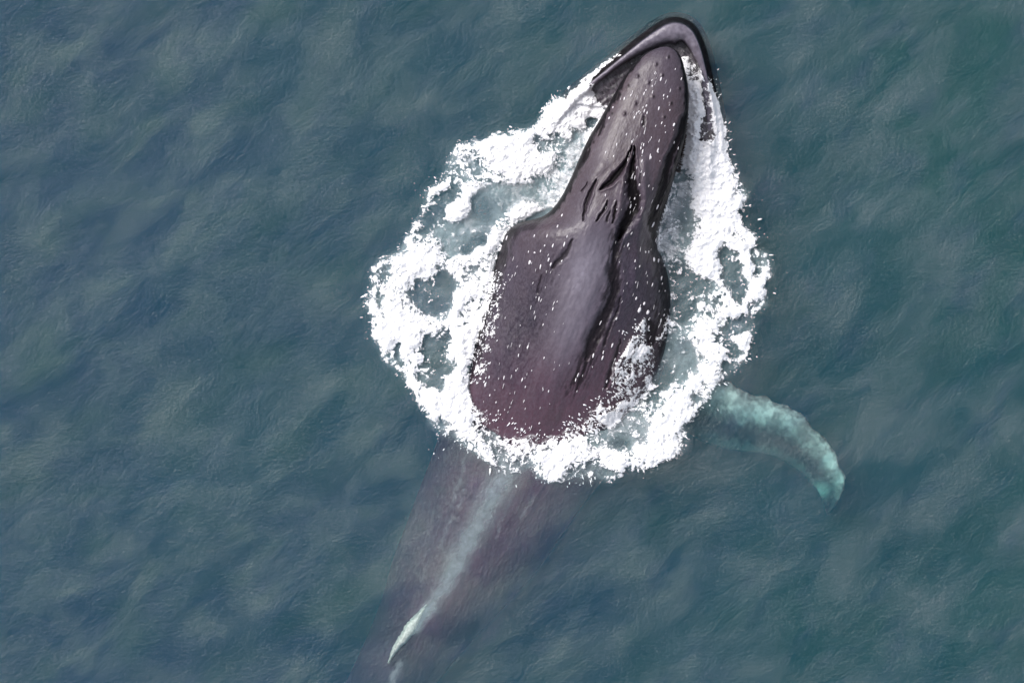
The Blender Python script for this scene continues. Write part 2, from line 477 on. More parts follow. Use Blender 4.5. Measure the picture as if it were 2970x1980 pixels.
def detail(px, py):
    dz = np.zeros(px.shape); pg = np.zeros(px.shape)
    wx = px + 5 * fbm(px / 22, py / 22, 3, 40); wy = py + 5 * fbm(px / 22, py / 22, 3, 50)
    rag = 0.42 * fbm(px / 9 + py / 22, py / 26, 4, 60)
    for pts, dep, blk in GROOVES:
        d, w = polydist(wx, wy, pts)
        q = d / w + rag
        g = np.exp(-np.clip(q, 0, 9) ** 2 * 0.8)
        dz -= dep * g
        dz += 0.25 * dep * np.exp(-((d - 2.0 * w) / (0.6 * w)) ** 2)
        pg = np.maximum(pg, blk * sstep(1.3, 0.7, q))
    for pts, h in RIDGES:
        d, w = polydist(px, py, pts)
        dz += h * np.exp(-(d / w) ** 2)
    for (x, y) in TUB:
        d = np.hypot(px - x, (py - y) * 0.8)
        dz += 0.014 * np.exp(-(d / 4.5) ** 2)
        pg = np.maximum(pg, 0.85 * np.exp(-((np.hypot(px - x - 3.5, (py - y) * 0.7) - 1) / 2.6) ** 2) * (px > x - 1))
    # broad hollows either side of the spine
    for (x, y, rx, ry, h) in [(1530, 930, 70, 150, .10), (1840, 980, 50, 120, .05), (1620, 720, 60, 60, -.03), (1500, 760, 60, 60, -.03)]:
        dz -= h * np.exp(-((px - x) / rx) ** 2 - ((py - y) / ry) ** 2)
    # ragged dark streaks on the flanks and beside the deep fold
    a1 = (px * .94 + py * .34); b1 = (py * .94 - px * .34)
    sn = fbm(a1 / 9, b1 / 48, 4, 72)
    dd1, _ = polydist(px, py, [(1792, 690, 1), (1780, 800, 1), (1768, 900, 1), (1705, 1040, 1), (1660, 1130, 1)])
    dd2, _ = polydist(px, py, [(1905, 700, 1), (1925, 820, 1), (1910, 960, 1), (1800, 1090, 1)])
    dd3, _ = polydist(px, py, [(1490, 665, 1), (1440, 780, 1), (1400, 920, 1), (1370, 1080, 1)])
    dd4, _ = polydist(px, py, [(1650, 700, 1), (1575, 850, 1), (1545, 1000, 1)])
    mk = 1.0 * np.exp(-(dd1 / 34) ** 2) + .9 * np.exp(-(dd2 / 42) ** 2) + .9 * np.exp(-(dd3 / 30) ** 2) + .45 * np.exp(-(dd4 / 36) ** 2)
    st_ = sstep(.24, .50, sn * .8 + .45 * np.clip(mk, 0, 1.1))
    pg = np.maximum(pg, .85 * st_ * np.clip(mk, 0, 1)); dz -= .012 * st_ * np.clip(mk, 0, 1)
    dz += 0.006 * fbm(px / 11, py / 16, 3, 74) * sstep(560, 700, py)
    # folds running along the body
    u = px * 0.93 + py * 0.37
    dz += (0.003 + 0.011 * sstep(600, 760, py)) * fbm(u / 26, (py * 0.93 - px * 0.37) / 150, 4, 70)
    return dz, pg

def build_body():
    NR, NT_, NB = 980, 300, 50
    R = crom(ST, NR)
    th = np.concatenate([np.linspace(math.pi, 0, NT_), -np.linspace(0, math.pi, NB + 2)[1:-1]])
    u = np.cos(th)[None, :]; up = (np.arange(len(th)) < NT_)[None, :]
    lx, ly, rx, ry, ze, zt, zb, p = [R[:, k][:, None] for k in range(8)]
    # tighten the columns towards the rim
    px = (lx + rx) / 2 + (rx - lx) / 2 * u
    py = (ly + ry) / 2 + (ry - ly) / 2 * u
    prof = np.power(np.clip(1 - np.abs(u) ** p, 0, 1), 0.5)
    prof = np.where(up, prof * (0.93 + 0.07 * (1 - u * u)), prof)
    z = np.where(up, ze + (zt - ze) * prof, ze + (zb - ze) * prof)
    dz, pg = detail(px, py)
    edge = np.clip(prof * 1.6, 0, 1)
    z = z + np.where(up, dz * edge, 0)
    au = np.abs(u)
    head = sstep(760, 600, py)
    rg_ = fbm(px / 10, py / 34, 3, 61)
    rimd = 0.98 * sstep(.86, .92, au + .07 * rg_) * head + 0.8 * sstep(.82, .93, au + .10 * rg_) * (1 - head) * sstep(1150, 1000, py)  # shade of the steep edges painted on as a dark rim
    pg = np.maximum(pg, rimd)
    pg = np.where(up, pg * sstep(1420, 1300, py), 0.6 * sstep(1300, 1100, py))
    gs = lambda x0, y0, a, b, r=-.35: np.exp(-(((px - x0) * math.cos(r) - (py - y0) * math.sin(r)) / a) ** 2 - (((px - x0) * math.sin(r) + (py - y0) * math.cos(r)) / b) ** 2)
    pale = .85 * gs(1700, 770, 62, 120) + .45 * gs(1655, 960, 60, 120) + .15 * gs(1860, 520, 40, 150) + .12 * gs(1930, 230, 50, 90) + .15 * gs(1745, 450, 30, 90)  # lit crest and wet sheen of the back painted pale
    pale = np.clip(pale * (0.9 + .35 * fbm(px / 18, py / 30, 4, 62)), 0, 1) + 0 * z
    painted_shade = .75 * gs(1530, 930, 60, 140) + .4 * gs(1430, 1080, 60, 140) + .45 * gs(1900, 880, 60, 110)  # shade in the hollow and down the flanks, painted into the skin
    painted_shade = np.clip(painted_shade * (0.85 + .7 * fbm(px / 24, py / 60, 4, 63)), 0, 1) + 0 * z
    # rim of the rostrum keeps its traced outline; deeper parts narrow a little
    x, y, _ = W(px, py, z)
    V = np.stack([x.ravel(), y.ravel(), z.ravel()], 1)
    nc = len(th)
    F = grid_faces(NR, nc, True)[:, ::-1]
    c0 = V[:nc].mean(0); c1 = V[-nc:].mean(0)
    n = len(V); V = np.vstack([V, c0, c1])
    me = bpy.data.meshes.new('body')
    j = np.arange(nc)
    capa = np.stack([np.full(nc, n), j, (j + 1) % nc, np.full(nc, n)], 1)[:, :3]
    capb = np.stack([np.full(nc, n + 1), (NR - 1) * nc + (j + 1) % nc, (NR - 1) * nc + j], 1)
    loops = np.concatenate([F.ravel(), capa.ravel(), capb.ravel()]).astype(np.int32)
    starts = np.concatenate([np.arange(len(F)) * 4, F.size + np.arange(2 * nc) * 3]).astype(np.int32)
    me.vertices.add(len(V)); me.vertices.foreach_set('co', V.astype(np.float32).ravel())
    me.loops.add(len(loops)); me.loops.foreach_set('vertex_index', loops)
    me.polygons.add(len(starts)); me.polygons.foreach_set('loop_start', starts)
    me.update(calc_edges=True)
    me.polygons.foreach_set('use_smooth', np.ones(len(starts), bool))
    a = me.attributes.new('shade_pigment', 'FLOAT', 'POINT')
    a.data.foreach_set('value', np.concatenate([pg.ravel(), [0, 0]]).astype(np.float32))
    ruddy = np.clip((.38 * sstep(880, 1250, py) + .62 * sstep(1270, 1400, py)) * (.85 + .5 * fbm(px / 40, py / 70, 4, 64)), 0, 1) + 0 * z
    for an, av in (('pale', pale), ('painted_shade', painted_shade), ('ruddy', ruddy)):
        a = me.attributes.new(an, 'FLOAT', 'POINT')
        a.data.foreach_set('value', np.concatenate([av.ravel(), [0, 0]]).astype(np.float32))
    me.materials.append(M_SKIN)
    me.validate()
    o = bpy.data.objects.new('body', me); col.objects.link(o); o.parent = whale
    return o
body = build_body()

# --- lower jaw: rim swept along a U that starts and ends under water behind the cheeks
JAW = [  # outer edge x, y, lip height, lip width px
 (1470, 640, -.45, 18), (1520, 500, -.20, 18), (1590, 372, .02, 12), (1650, 295, .14, 12), (1700, 250, .22, 12), (1745, 214, .27, 13), (1790, 177, .32, 15), (1835, 140, .36, 22),
 (1872, 111, .40, 31), (1905, 88, .43, 40), (1932, 72, .45, 52), (1958, 66, .45, 54), (1985, 72, .44, 50), (2008, 90, .42, 40), (2024, 120, .40, 30),
 (2036, 155, .36, 24), (2047, 200, .30, 17), (2058, 250, .24, 24), (2070, 310, .16, 24), (2078, 370, .10, 26), (2080, 430, .02, 28),
 (2072, 520, -.12, 26), (2045, 640, -.3, 22), (1990, 780, -.5, 20)]
def build_jaw():
    A = np.array(JAW, float); n = 420
    seg = np.hypot(*np.diff(A[:, :2], axis=0).T); cum = np.concatenate([[0], np.cumsum(seg)])
    s = np.linspace(0, cum[-1], n)
    k = np.clip(np.searchsorted(cum, s, 'right') - 1, 0, len(A) - 2)
    t = ((s - cum[k]) / seg[k])[:, None]
    m = len(A)
    p0, p1, p2, p3 = A[np.maximum(k - 1, 0)], A[k], A[k + 1], A[np.minimum(k + 2, m - 1)]
    C = 0.5 * (2 * p1 + (p2 - p0) * t + (2 * p0 - 5 * p1 + 4 * p2 - p3) * t ** 2 + (3 * p1 - p0 - 3 * p2 + p3) * t ** 3)
    tg = np.gradient(C[:, :2], axis=0); tg /= np.hypot(tg[:, 0], tg[:, 1])[:, None]
    nin = np.stack([-tg[:, 1], tg[:, 0]], 1)        # points to the inside of the U
    prof = [(-.10, -1.5, 0), (-.16, -1.0, 0), (-.16, -.5, 0), (-.10, -.10, 0), (-.085, .02, 0), (-.06, 0, .35), (-.03, 0, .7), (0, 0, .9), (.05, 0, .98), (0.12, 0, 1.0),
            ('w', .35, 1.03), ('w', .65, .99), ('w', .9, .88), ('w', 1.05, .55), ('w', 1.15, .1), ('w', 1.3, -.3), ('w', 1.8, -1.2), ('w', 1.0, -1.0)]
    rows = []
    for i in range(n):
        x, y, h, w = C[i]; w *= 1.08; r = []
        for a in prof:
            if a[0] == 'w':
                off = w * a[1]; z = h * a[2] if a[2] > 0.05 else (-.1 + a[2])
            elif a[2] == 0:
                off = a[0] * S; z = a[1]
            else:
                off = a[0] * w * 0.9; z = h * a[2] if h > 0 else h + (a[2] - 1) * .2
            if h <= 0 and a[0] == 'w': z = h - abs(a[2] - 1) * .4
            if h <= 0 and a[2] == 0: z = min(z, h - .1)
            r.append((x + nin[i, 0] * off, y + nin[i, 1] * off, z))
        rows.append(r)
    P = np.array(rows)
    # refine across
    q = np.linspace(0, len(prof) - 1, 70); k = np.minimum(q.astype(int), len(prof) - 2); f = (q - k)[None, :, None]
    P = P[:, k] * (1 - f) + P[:, k + 1] * f
    for _ in range(2):
        P[:, 1:-1] = 0.25 * P[:, :-2] + 0.5 * P[:, 1:-1] + 0.25 * P[:, 2:]
    P[..., 2] += 0.012 * fbm(P[..., 0] / 18, P[..., 1] / 18, 3, 90) * (P[..., 2] > 0)
    x, y, z = W(P[..., 0], P[..., 1], P[..., 2])
    V = np.stack([x.ravel(), y.ravel(), z.ravel()], 1)
    nc = P.shape[1]
    q2 = np.arange(nc) / (nc - 1) * (len(prof) - 1)
    pg1 = sstep(6.6, 5.4, q2) * 0.97 + sstep(12.6, 13.8, q2) * 0.95  # shade and dark reflection on the steep jaw walls, painted black
    nz = fbm(P[..., 0] / 12, P[..., 1] / 12, 4, 95)
    pg = np.clip(np.repeat(pg1[None, :], n, 0) * (1 + .3 * nz), 0, 1)
    pale = np.repeat((sstep(6.8, 8.5, q2) * sstep(13.2, 11.5, q2))[None, :], n, 0) * (.62 + .5 * nz)  # sky reflection along the lip top, painted pale
    return mesh_np('lower_jaw', V, grid_faces(n, nc, True), M_SKIN, True, whale, {'shade_pigment': pg, 'pale': np.clip(pale, 0, 1)})
jaw = build_jaw()

def build_mouth():
    """floor of the mouth between the jaw rims, just clear of the water near the chin"""
    A = np.array(JAW, float)[3:21]
    ring = A[:, :2]; c = np.array([1880, 330.]); n = 40; m = 60
    seg = np.hypot(*np.diff(ring, axis=0).T); cum = np.concatenate([[0], np.cumsum(seg)])
    s = np.linspace(0, cum[-1], m)
    rx = np.interp(s, cum, ring[:, 0]); ry = np.interp(s, cum, ring[:, 1])
    t = np.linspace(0.12, 1, n)[:, None]
    px = rx * t * 0.97 + c[0] * (1 - t * 0.97); py = ry * t * 0.97 + c[1] * (1 - t * 0.97)
    z = 0.07 + 0.03 * t ** 4 + 0.035 * fbm(px / 14, py / 14, 4, 101) + 0 * px
    x, y, z = W(px, py, z)
    V = np.stack([x.ravel(), y.ravel(), z.ravel()], 1); V2 = V.copy(); V2[:, 2] -= 0.4
    F = grid_faces(n, m); N = len(V)
    b = np.concatenate([np.arange(m), np.arange(1, n) * m + m - 1, (n - 1) * m + np.arange(m - 2, -1, -1), np.arange(n - 2, 0, -1) * m])
    j = np.roll(b, -1)
    sd = np.stack([b, j, j + N, b + N], 1)
    return mesh_np('mouth_floor', np.vstack([V, V2]), np.vstack([F[:, ::-1], F + N, sd]), M_MOUTH, True, whale)
mouth = build_mouth()

def build_baleen(pts, n):
    V, F = [], []
    P = np.array(pts, float)
    seg = np.hypot(*np.diff(P, axis=0).T); cum = np.concatenate([[0], np.cumsum(seg)])
    for i in range(n):
        s = cum[-1] * i / (n - 1)
        px = np.interp(s, cum, P[:, 0]) + random.uniform(-1.5, 1.5); py = np.interp(s, cum, P[:, 1])
        x, y, _ = W(px, py, .5)
        L = 0.42 * math.sin(math.pi * min(1, .15 + i / n)) + .15
        dx, dy = random.uniform(.015, .03), random.uniform(-.004, .004)
        b = len(V)
        for zz, w in ((.62, 1.0), (.62 - L * .5, .8), (.62 - L, .35)):
            for sx, sy in ((-1, -1), (1, -1), (1, 1), (-1, 1)):
                V.append((x + sx * dx * w * 1.6, y + sy * .004 + sx * dy, zz))
        for k in (0, 4):
            for a in range(4):
                c = (a + 1) % 4
                F.append((b + k + a, b + k + c, b + k + 4 + c, b + k + 4 + a))
        F.append((b + 8, b + 9, b + 10, b + 11))
    o = mesh_np('baleen', V, F, M_BALEEN, False, whale)
    o['kind'] = 'stuff'
build_baleen([(1850, 200), (1800, 260), (1745, 350), (1712, 405), (1690, 460)], 90)
build_baleen([(1980, 215), (1990, 300), (1985, 380), (1978, 440), (1966, 500)], 90)

# --- flipper: blade held out under water, leading edge white and knobbed
def build_flipper():
    lead = [(1985, 1085), (2050, 1095), (2110, 1108), (2165, 1136), (2230, 1158), (2290, 1180), (2345, 1222), (2398, 1282), (2435, 1340), (2450, 1398), (2436, 1444), (2400, 1492)]
    trail = [(1960, 1235), (2010, 1262), (2060, 1285), (2110, 1300), (2160, 1308), (2215, 1312), (2265, 1330), (2308, 1356), (2345, 1388), (2372, 1422), (2388, 1456), (2397, 1488)]
    n, m = 200, 90
    def rs(P):
        P = np.array(P, float); t = np.linspace(0, len(P) - 1, n); k = np.clip(t.astype(int), 0, len(P) - 2); f = (t - k)[:, None]
        p0, p1, p2, p3 = P[np.maximum(k - 1, 0)], P[k], P[k + 1], P[np.minimum(k + 2, len(P) - 1)]
        return 0.5 * (2 * p1 + (p2 - p0) * f + (2 * p0 - 5 * p1 + 4 * p2 - p3) * f ** 2 + (3 * p1 - p0 - 3 * p2 + p3) * f ** 3)
    L, T = rs(lead), rs(trail)
    s = np.linspace(0, 1, n)[:, None]
    nrm = L - T; nrm /= np.hypot(nrm[:, 0], nrm[:, 1])[:, None] + 1e-6
    L = L + nrm * (3 * np.sin(s * 41) + 2.5 * np.sin(s * 73 + 1)) * np.clip((1 - s) * 4, 0, 1)
    th = np.linspace(0, 2 * math.pi, m, endpoint=False)[None, :]
    c = (0.5 + 0.5 * np.cos(th))                     # 1 = leading edge
    px = T[:, :1] + (L[:, :1] - T[:, :1]) * c; py = T[:, 1:] + (L[:, 1:] - T[:, 1:]) * c
    zc = -.19 - .06 * s - .35 * s ** 4
    thick = .17 * (1 - .75 * s)
    z = zc - (1 - c) * (.62 - .2 * s) + thick * np.sin(th) * np.power(np.clip(c, 0.02, 1), .5)
    # the swell bends the light; the skin itself is a little lumpy
    z = z + 0.02 * fbm(px / 20, py / 20, 3, 120)
    x, y, z = W(px, py, z)
    x = x + .022 * fbm(px / 11, py / 11, 3, 125); y = y + .022 * fbm(px / 11, py / 11, 3, 126)
    V = np.stack([x.ravel(), y.ravel(), z.ravel()], 1)
    cc = c + 0.15 * fbm(px / 16, py / 16, 4, 130)
    white = sstep(.34, .74, cc) * (1 - .85 * sstep(.86, 1.02, cc)) * (0.5 + 0.5 * sstep(-.2, .22, fbm(px / 42, py / 42, 3, 140))) + 0.18 * sstep(.22, .08, cc)
    white = np.maximum(white, np.exp(-((px - 2378) / 30) ** 2 - ((py - 1424) / 26) ** 2) * .9)
    white = white * sstep(0.02, 0.2, s) * (1 - .75 * sstep(.80, .90, s) * (1 - np.exp(-((px - 2378) / 30) ** 2 - ((py - 1424) / 26) ** 2))) * (1 - .45 * np.exp(-((s - .56) / .05) ** 2))
    t = NT('flipper_skin')
    a = t.attr('white')
    n1 = t.noise(t.coord(), 14, 4, 0.6)
    dark = t.mix(t.ramp(n1, [(0.35, 0.0), (0.65, 1.0)]), (0.030, 0.026, 0.034), (0.055, 0.045, 0.055))
    cl = t.mix(t.math('MULTIPLY', a, t.ramp(n1, [(0.3, 0.7), (0.5, 1.0)])), dark, (0.90, 0.98, 0.95))
    p = t.add('ShaderNodeBsdfPrincipled', None, Base_Color=cl, Roughness=0.5)
    t.l.new(p.outputs[0], t.out.inputs['Surface'])
    return mesh_np('pectoral_fin', V, grid_faces(n, m, True), t.m, True, whale, {'white': np.clip(white, 0, 1)})
build_flipper()

# --- dorsal fin: thin low hook, its worn edge white
def build_dorsal():
    line = np.array([(1238, 1752, 3), (1222, 1775, 8), (1205, 1800, 15), (1190, 1822, 17), (1172, 1848, 15), (1155, 1868, 12), (1142, 1888, 8), (1132, 1908, 4), (1126, 1922, 2)], float)
    n, m = 80, 24
    t = np.linspace(0, len(line) - 1, n); k = np.minimum(t.astype(int), len(line) - 2); f = (t - k)[:, None]
    C = line[k] * (1 - f) + line[k + 1] * f
    tg = np.gradient(C[:, :2], axis=0); tg /= np.hypot(*tg.T)[:, None]
    th = np.linspace(0, 2 * math.pi, m, endpoint=False)[None, :]
    wob = 1 + .35 * fbm(np.arange(n) / 4.0, np.zeros(n) + .5, 3, 150)[:, None]
    px = C[:, :1] - tg[:, 1:] * np.cos(th) * C[:, 2:] * wob; py = C[:, 1:2] + tg[:, :1] * np.cos(th) * C[:, 2:] * wob
    s = np.linspace(0, 1, n)[:, None]
    top = -.07 + .05 * np.sin(math.pi * s)
    z = np.where(np.sin(th) > 0, top - .1 + .1 * np.sin(th), top - .1 + .5 * np.sin(th))
    x, y, z = W(px, py, z)
    V = np.stack([x.ravel(), y.ravel(), z.ravel()], 1)
    mt = simple('dorsal_skin', (0.55, 0.62, 0.56), (0.88, 0.94, 0.88), 28, 0.4, 0.02)
    return mesh_np('dorsal_fin', V, grid_faces(n, m, True), mt, True, whale)
build_dorsal()

# --- specular glints and some barnacles, built in as pale ovals lying along the body
def body_hits(objs):
    dg = bpy.context.evaluated_depsgraph_get()
    return [BVHTree.FromObject(o, dg) for o in objs]
BV = body_hits([body, jaw, mouth])
def top_z(x, y, trees=None):
    z = -99.0
    for b in (trees or BV):
        h = b.ray_cast(Vector((x, y, 5)), Vector((0, 0, -1)))
        if h[0] is not None and h[0].z > z: z = h[0].z
    return z

def fleck_mesh():
    n, m = 3, 8
    V = [(0, 0, .55)]; F = []
    for r in range(1, n + 1):
        a = r / n * math.pi / 2
        for k in range(m):
            q = 2 * math.pi * k / m
            V.append((math.sin(a) * math.cos(q), math.sin(a) * math.sin(q), .55 * math.cos(a) - (.2 if r == n else 0)))
    for k in range(m): F.append((0, 1 + k, 1 + (k + 1) % m))
    me = bpy.data.meshes.new('glint_fleck')
    for r in range(n - 1):
        for k in range(m):
            F.append((1 + r * m + k, 1 + (r + 1) * m + k, 1 + (r + 1) * m + (k + 1) % m, 1 + r * m + (k + 1) % m))
    me.from_pydata(V, [], F); me.materials.append(M_FLECK)
    me.polygons.foreach_set('use_smooth', np.ones(len(F), bool))
    return me
BM = fleck_mesh()
spots = [(1917, 230, 4, 8), (1811, 287, 4, 6), (1830, 277, 3, 4), (1891, 233, 2.5, 4), (1892, 250, 3, 4), (1868, 272, 3, 7), (1874, 262, 3, 4),
 (1925, 277, 3, 5), (1936, 281, 3, 4), (1840, 341, 4, 6), (1853, 324, 3, 4), (1911, 315, 4, 7), (1869, 322, 3, 7), (1767, 343, 4, 5), (1778, 312, 3, 4),
 (1955, 362, 5, 6), (1817, 390, 3, 5), (1789, 419, 3, 6), (1757, 442, 3, 5), (1780, 453, 3, 4), (1867, 420, 3, 6), (1864, 440, 3.5, 8), (1862, 467, 3, 6),
 (1908, 436, 4, 8), (1868, 506, 3, 7), (1855, 536, 4, 5), (1955, 413, 3, 5), (1976, 230, 3, 6), (1967, 430, 2.5, 6), (1869, 385, 2.5, 5), (1630, 625, 4, 6),
 (1617, 657, 3.5, 6), (1894, 651, 5, 10), (1902, 695, 4, 8), (1907, 600, 4, 9), (1896, 753, 7, 8), (1909, 757, 5, 8), (1926, 771, 3.5, 6), (1537, 760, 6, 8),
 (1533, 730, 3, 4), (1550, 732, 3, 4), (1568, 728, 3, 5), (1580, 712, 3, 4), (1604, 712, 4, 7), (1637, 708, 4, 9), (1592, 752, 4, 8), (1568, 772, 3.5, 10),
 (1598, 766, 4, 7), (1645, 686, 3, 5), (1587, 684, 3, 6), (1550, 684, 3, 5), (1470, 690, 4, 8), (1832, 676, 3, 6), (1822, 710, 4, 7), (1842, 757, 3, 5),
 (1872, 731, 5, 4), (1881, 731, 4, 5), (1855, 773, 3, 5), (1918, 808, 4, 9), (1892, 826, 3, 7), (1854, 898, 9, 10), (1878, 905, 9, 8), (1868, 880, 6, 6),
 (1845, 865, 5, 6), (1788, 924, 4, 5), (1742, 935, 3, 9), (1881, 949, 5, 7), (1806, 965, 3, 6), (1531, 1006, 4, 7), (1504, 1030, 3, 6), (1408, 1115, 5, 8),
 (1462, 1094, 3, 8), (1540, 890, 2, 9), (1607, 878, 2, 10), (1604, 895, 3, 7), (1570, 870, 2, 8), (1552, 920, 2, 8), (1721, 1030, 4, 9), (1748, 1036, 4, 9),
 (1776, 1000, 4, 9), (1796, 1056, 5, 6), (1760, 1105, 4, 6), (1784, 1041, 3, 6), (1750, 1020, 3, 8), (1439, 1166, 3, 4), (1446, 1190, 3, 6), (1412, 1190, 3, 3)]
for _ in range(200):
    r = random.random()
    if r < .35:
        x = random.gauss(1880, 40); y = random.uniform(200, 620); x -= (y - 330) * .22
    elif r < .6:
        x = random.uniform(1430, 1640); y = random.uniform(690, 1180); x -= max(0, y - 900) * .12
    elif r < .8:
        x = random.uniform(1780, 1935); y = random.uniform(690, 1000)
    else:
        x = random.uniform(1400, 1750); y = random.uniform(1050, 1260)
    spots.append((x, y, random.lognormvariate(.55, .35), random.lognormvariate(1.6, .45)))
for i, (px, py, a, b) in enumerate(spots):
    x, y, _ = W(px, py, .95)
    z = top_z(x, y)
    for _k in range(2):
        if z > -5:
            x, y, _ = W(px, py, z); z = top_z(x, y)
    if z < .03: continue
    o = bpy.data.objects.new('glint_fleck', BM)
    col.objects.link(o); o.parent = whale
    o.location = (x, y, z - .002)
    o.rotation_euler = (0, 0, math.radians(-17 + random.uniform(-9, 9)))
    o.scale = (a / S * .62, b / S * .95, .02 + a / S * .25)

# ------------------------------------------------------------------ white water
OUTER = [(1800,150),(1750,183),(1700,225),(1674,256),(1633,279),(1588,307),(1575,333),(1547,368),(1505,381),(1473,393),(1429,387),(1403,419),(1378,409),(1355,416),(1327,422),(1314,435),
 (1298,483),(1279,530),(1250,547),(1241,549),(1230,610),(1191,668),(1165,717),(1145,740),(1107,756),(1084,782),(1080,832),(1069,893),(1085,940),(1080,976),(1103,1018),(1130,1053),
 (1168,1087),(1191,1125),(1226,1175),(1245,1217),(1275,1248),(1306,1258),(1333,1282),(1383,1317),(1421,1344),(1478,1363),(1517,1363),(1547,1344),(1559,1382),(1600,1401),(1638,1393),
 (1669,1367),(1753,1386),(1799,1382),(1814,1359),(1876,1359),(1925,1336),(1975,1309),(1990,1271),(1985,1225),(2021,1194),(2059,1141),(2082,1099),(2117,1087),(2147,1060),
 (2170,1015),(2182,957),(2186,911),(2220,884),(2223,877),(2220,817),(2240,798),(2223,750),(2232,740),(2194,724),(2198,686),(2169,673),(2156,651),(2131,616),(2162,593),(2169,568),
 (2150,539),(2150,520),(2127,507),(2134,488),(2111,456),(2107,379),(2085,299),(2062,240),(2052,215),(2056,262),(2030,200),(2004,172),(1985,160),(1900,250),(1800,300),(1745,300),(1722,262),(1705,240),(1760,190),(1806,158)]
BODYV = [(1590,600),(1497,647),(1466,674),(1453,714),(1430,777),(1440,800),(1436,850),(1412,905),(1392,960),(1378,1010),(1365,1058),(1357,1125),(1368,1165),(1385,1190),(1395,1240),(1403,1266),
 (1450,1278),(1520,1272),(1580,1283),(1615,1283),(1650,1255),(1698,1222),(1727,1187),(1762,1138),(1782,1080),(1800,1035),(1815,1000),(1845,930),(1870,925),(1868,1000),(1877,1004),(1921,964),(1940,900),(1946,850),
 (1943,800),(1932,763),(1910,723),(1900,600)]
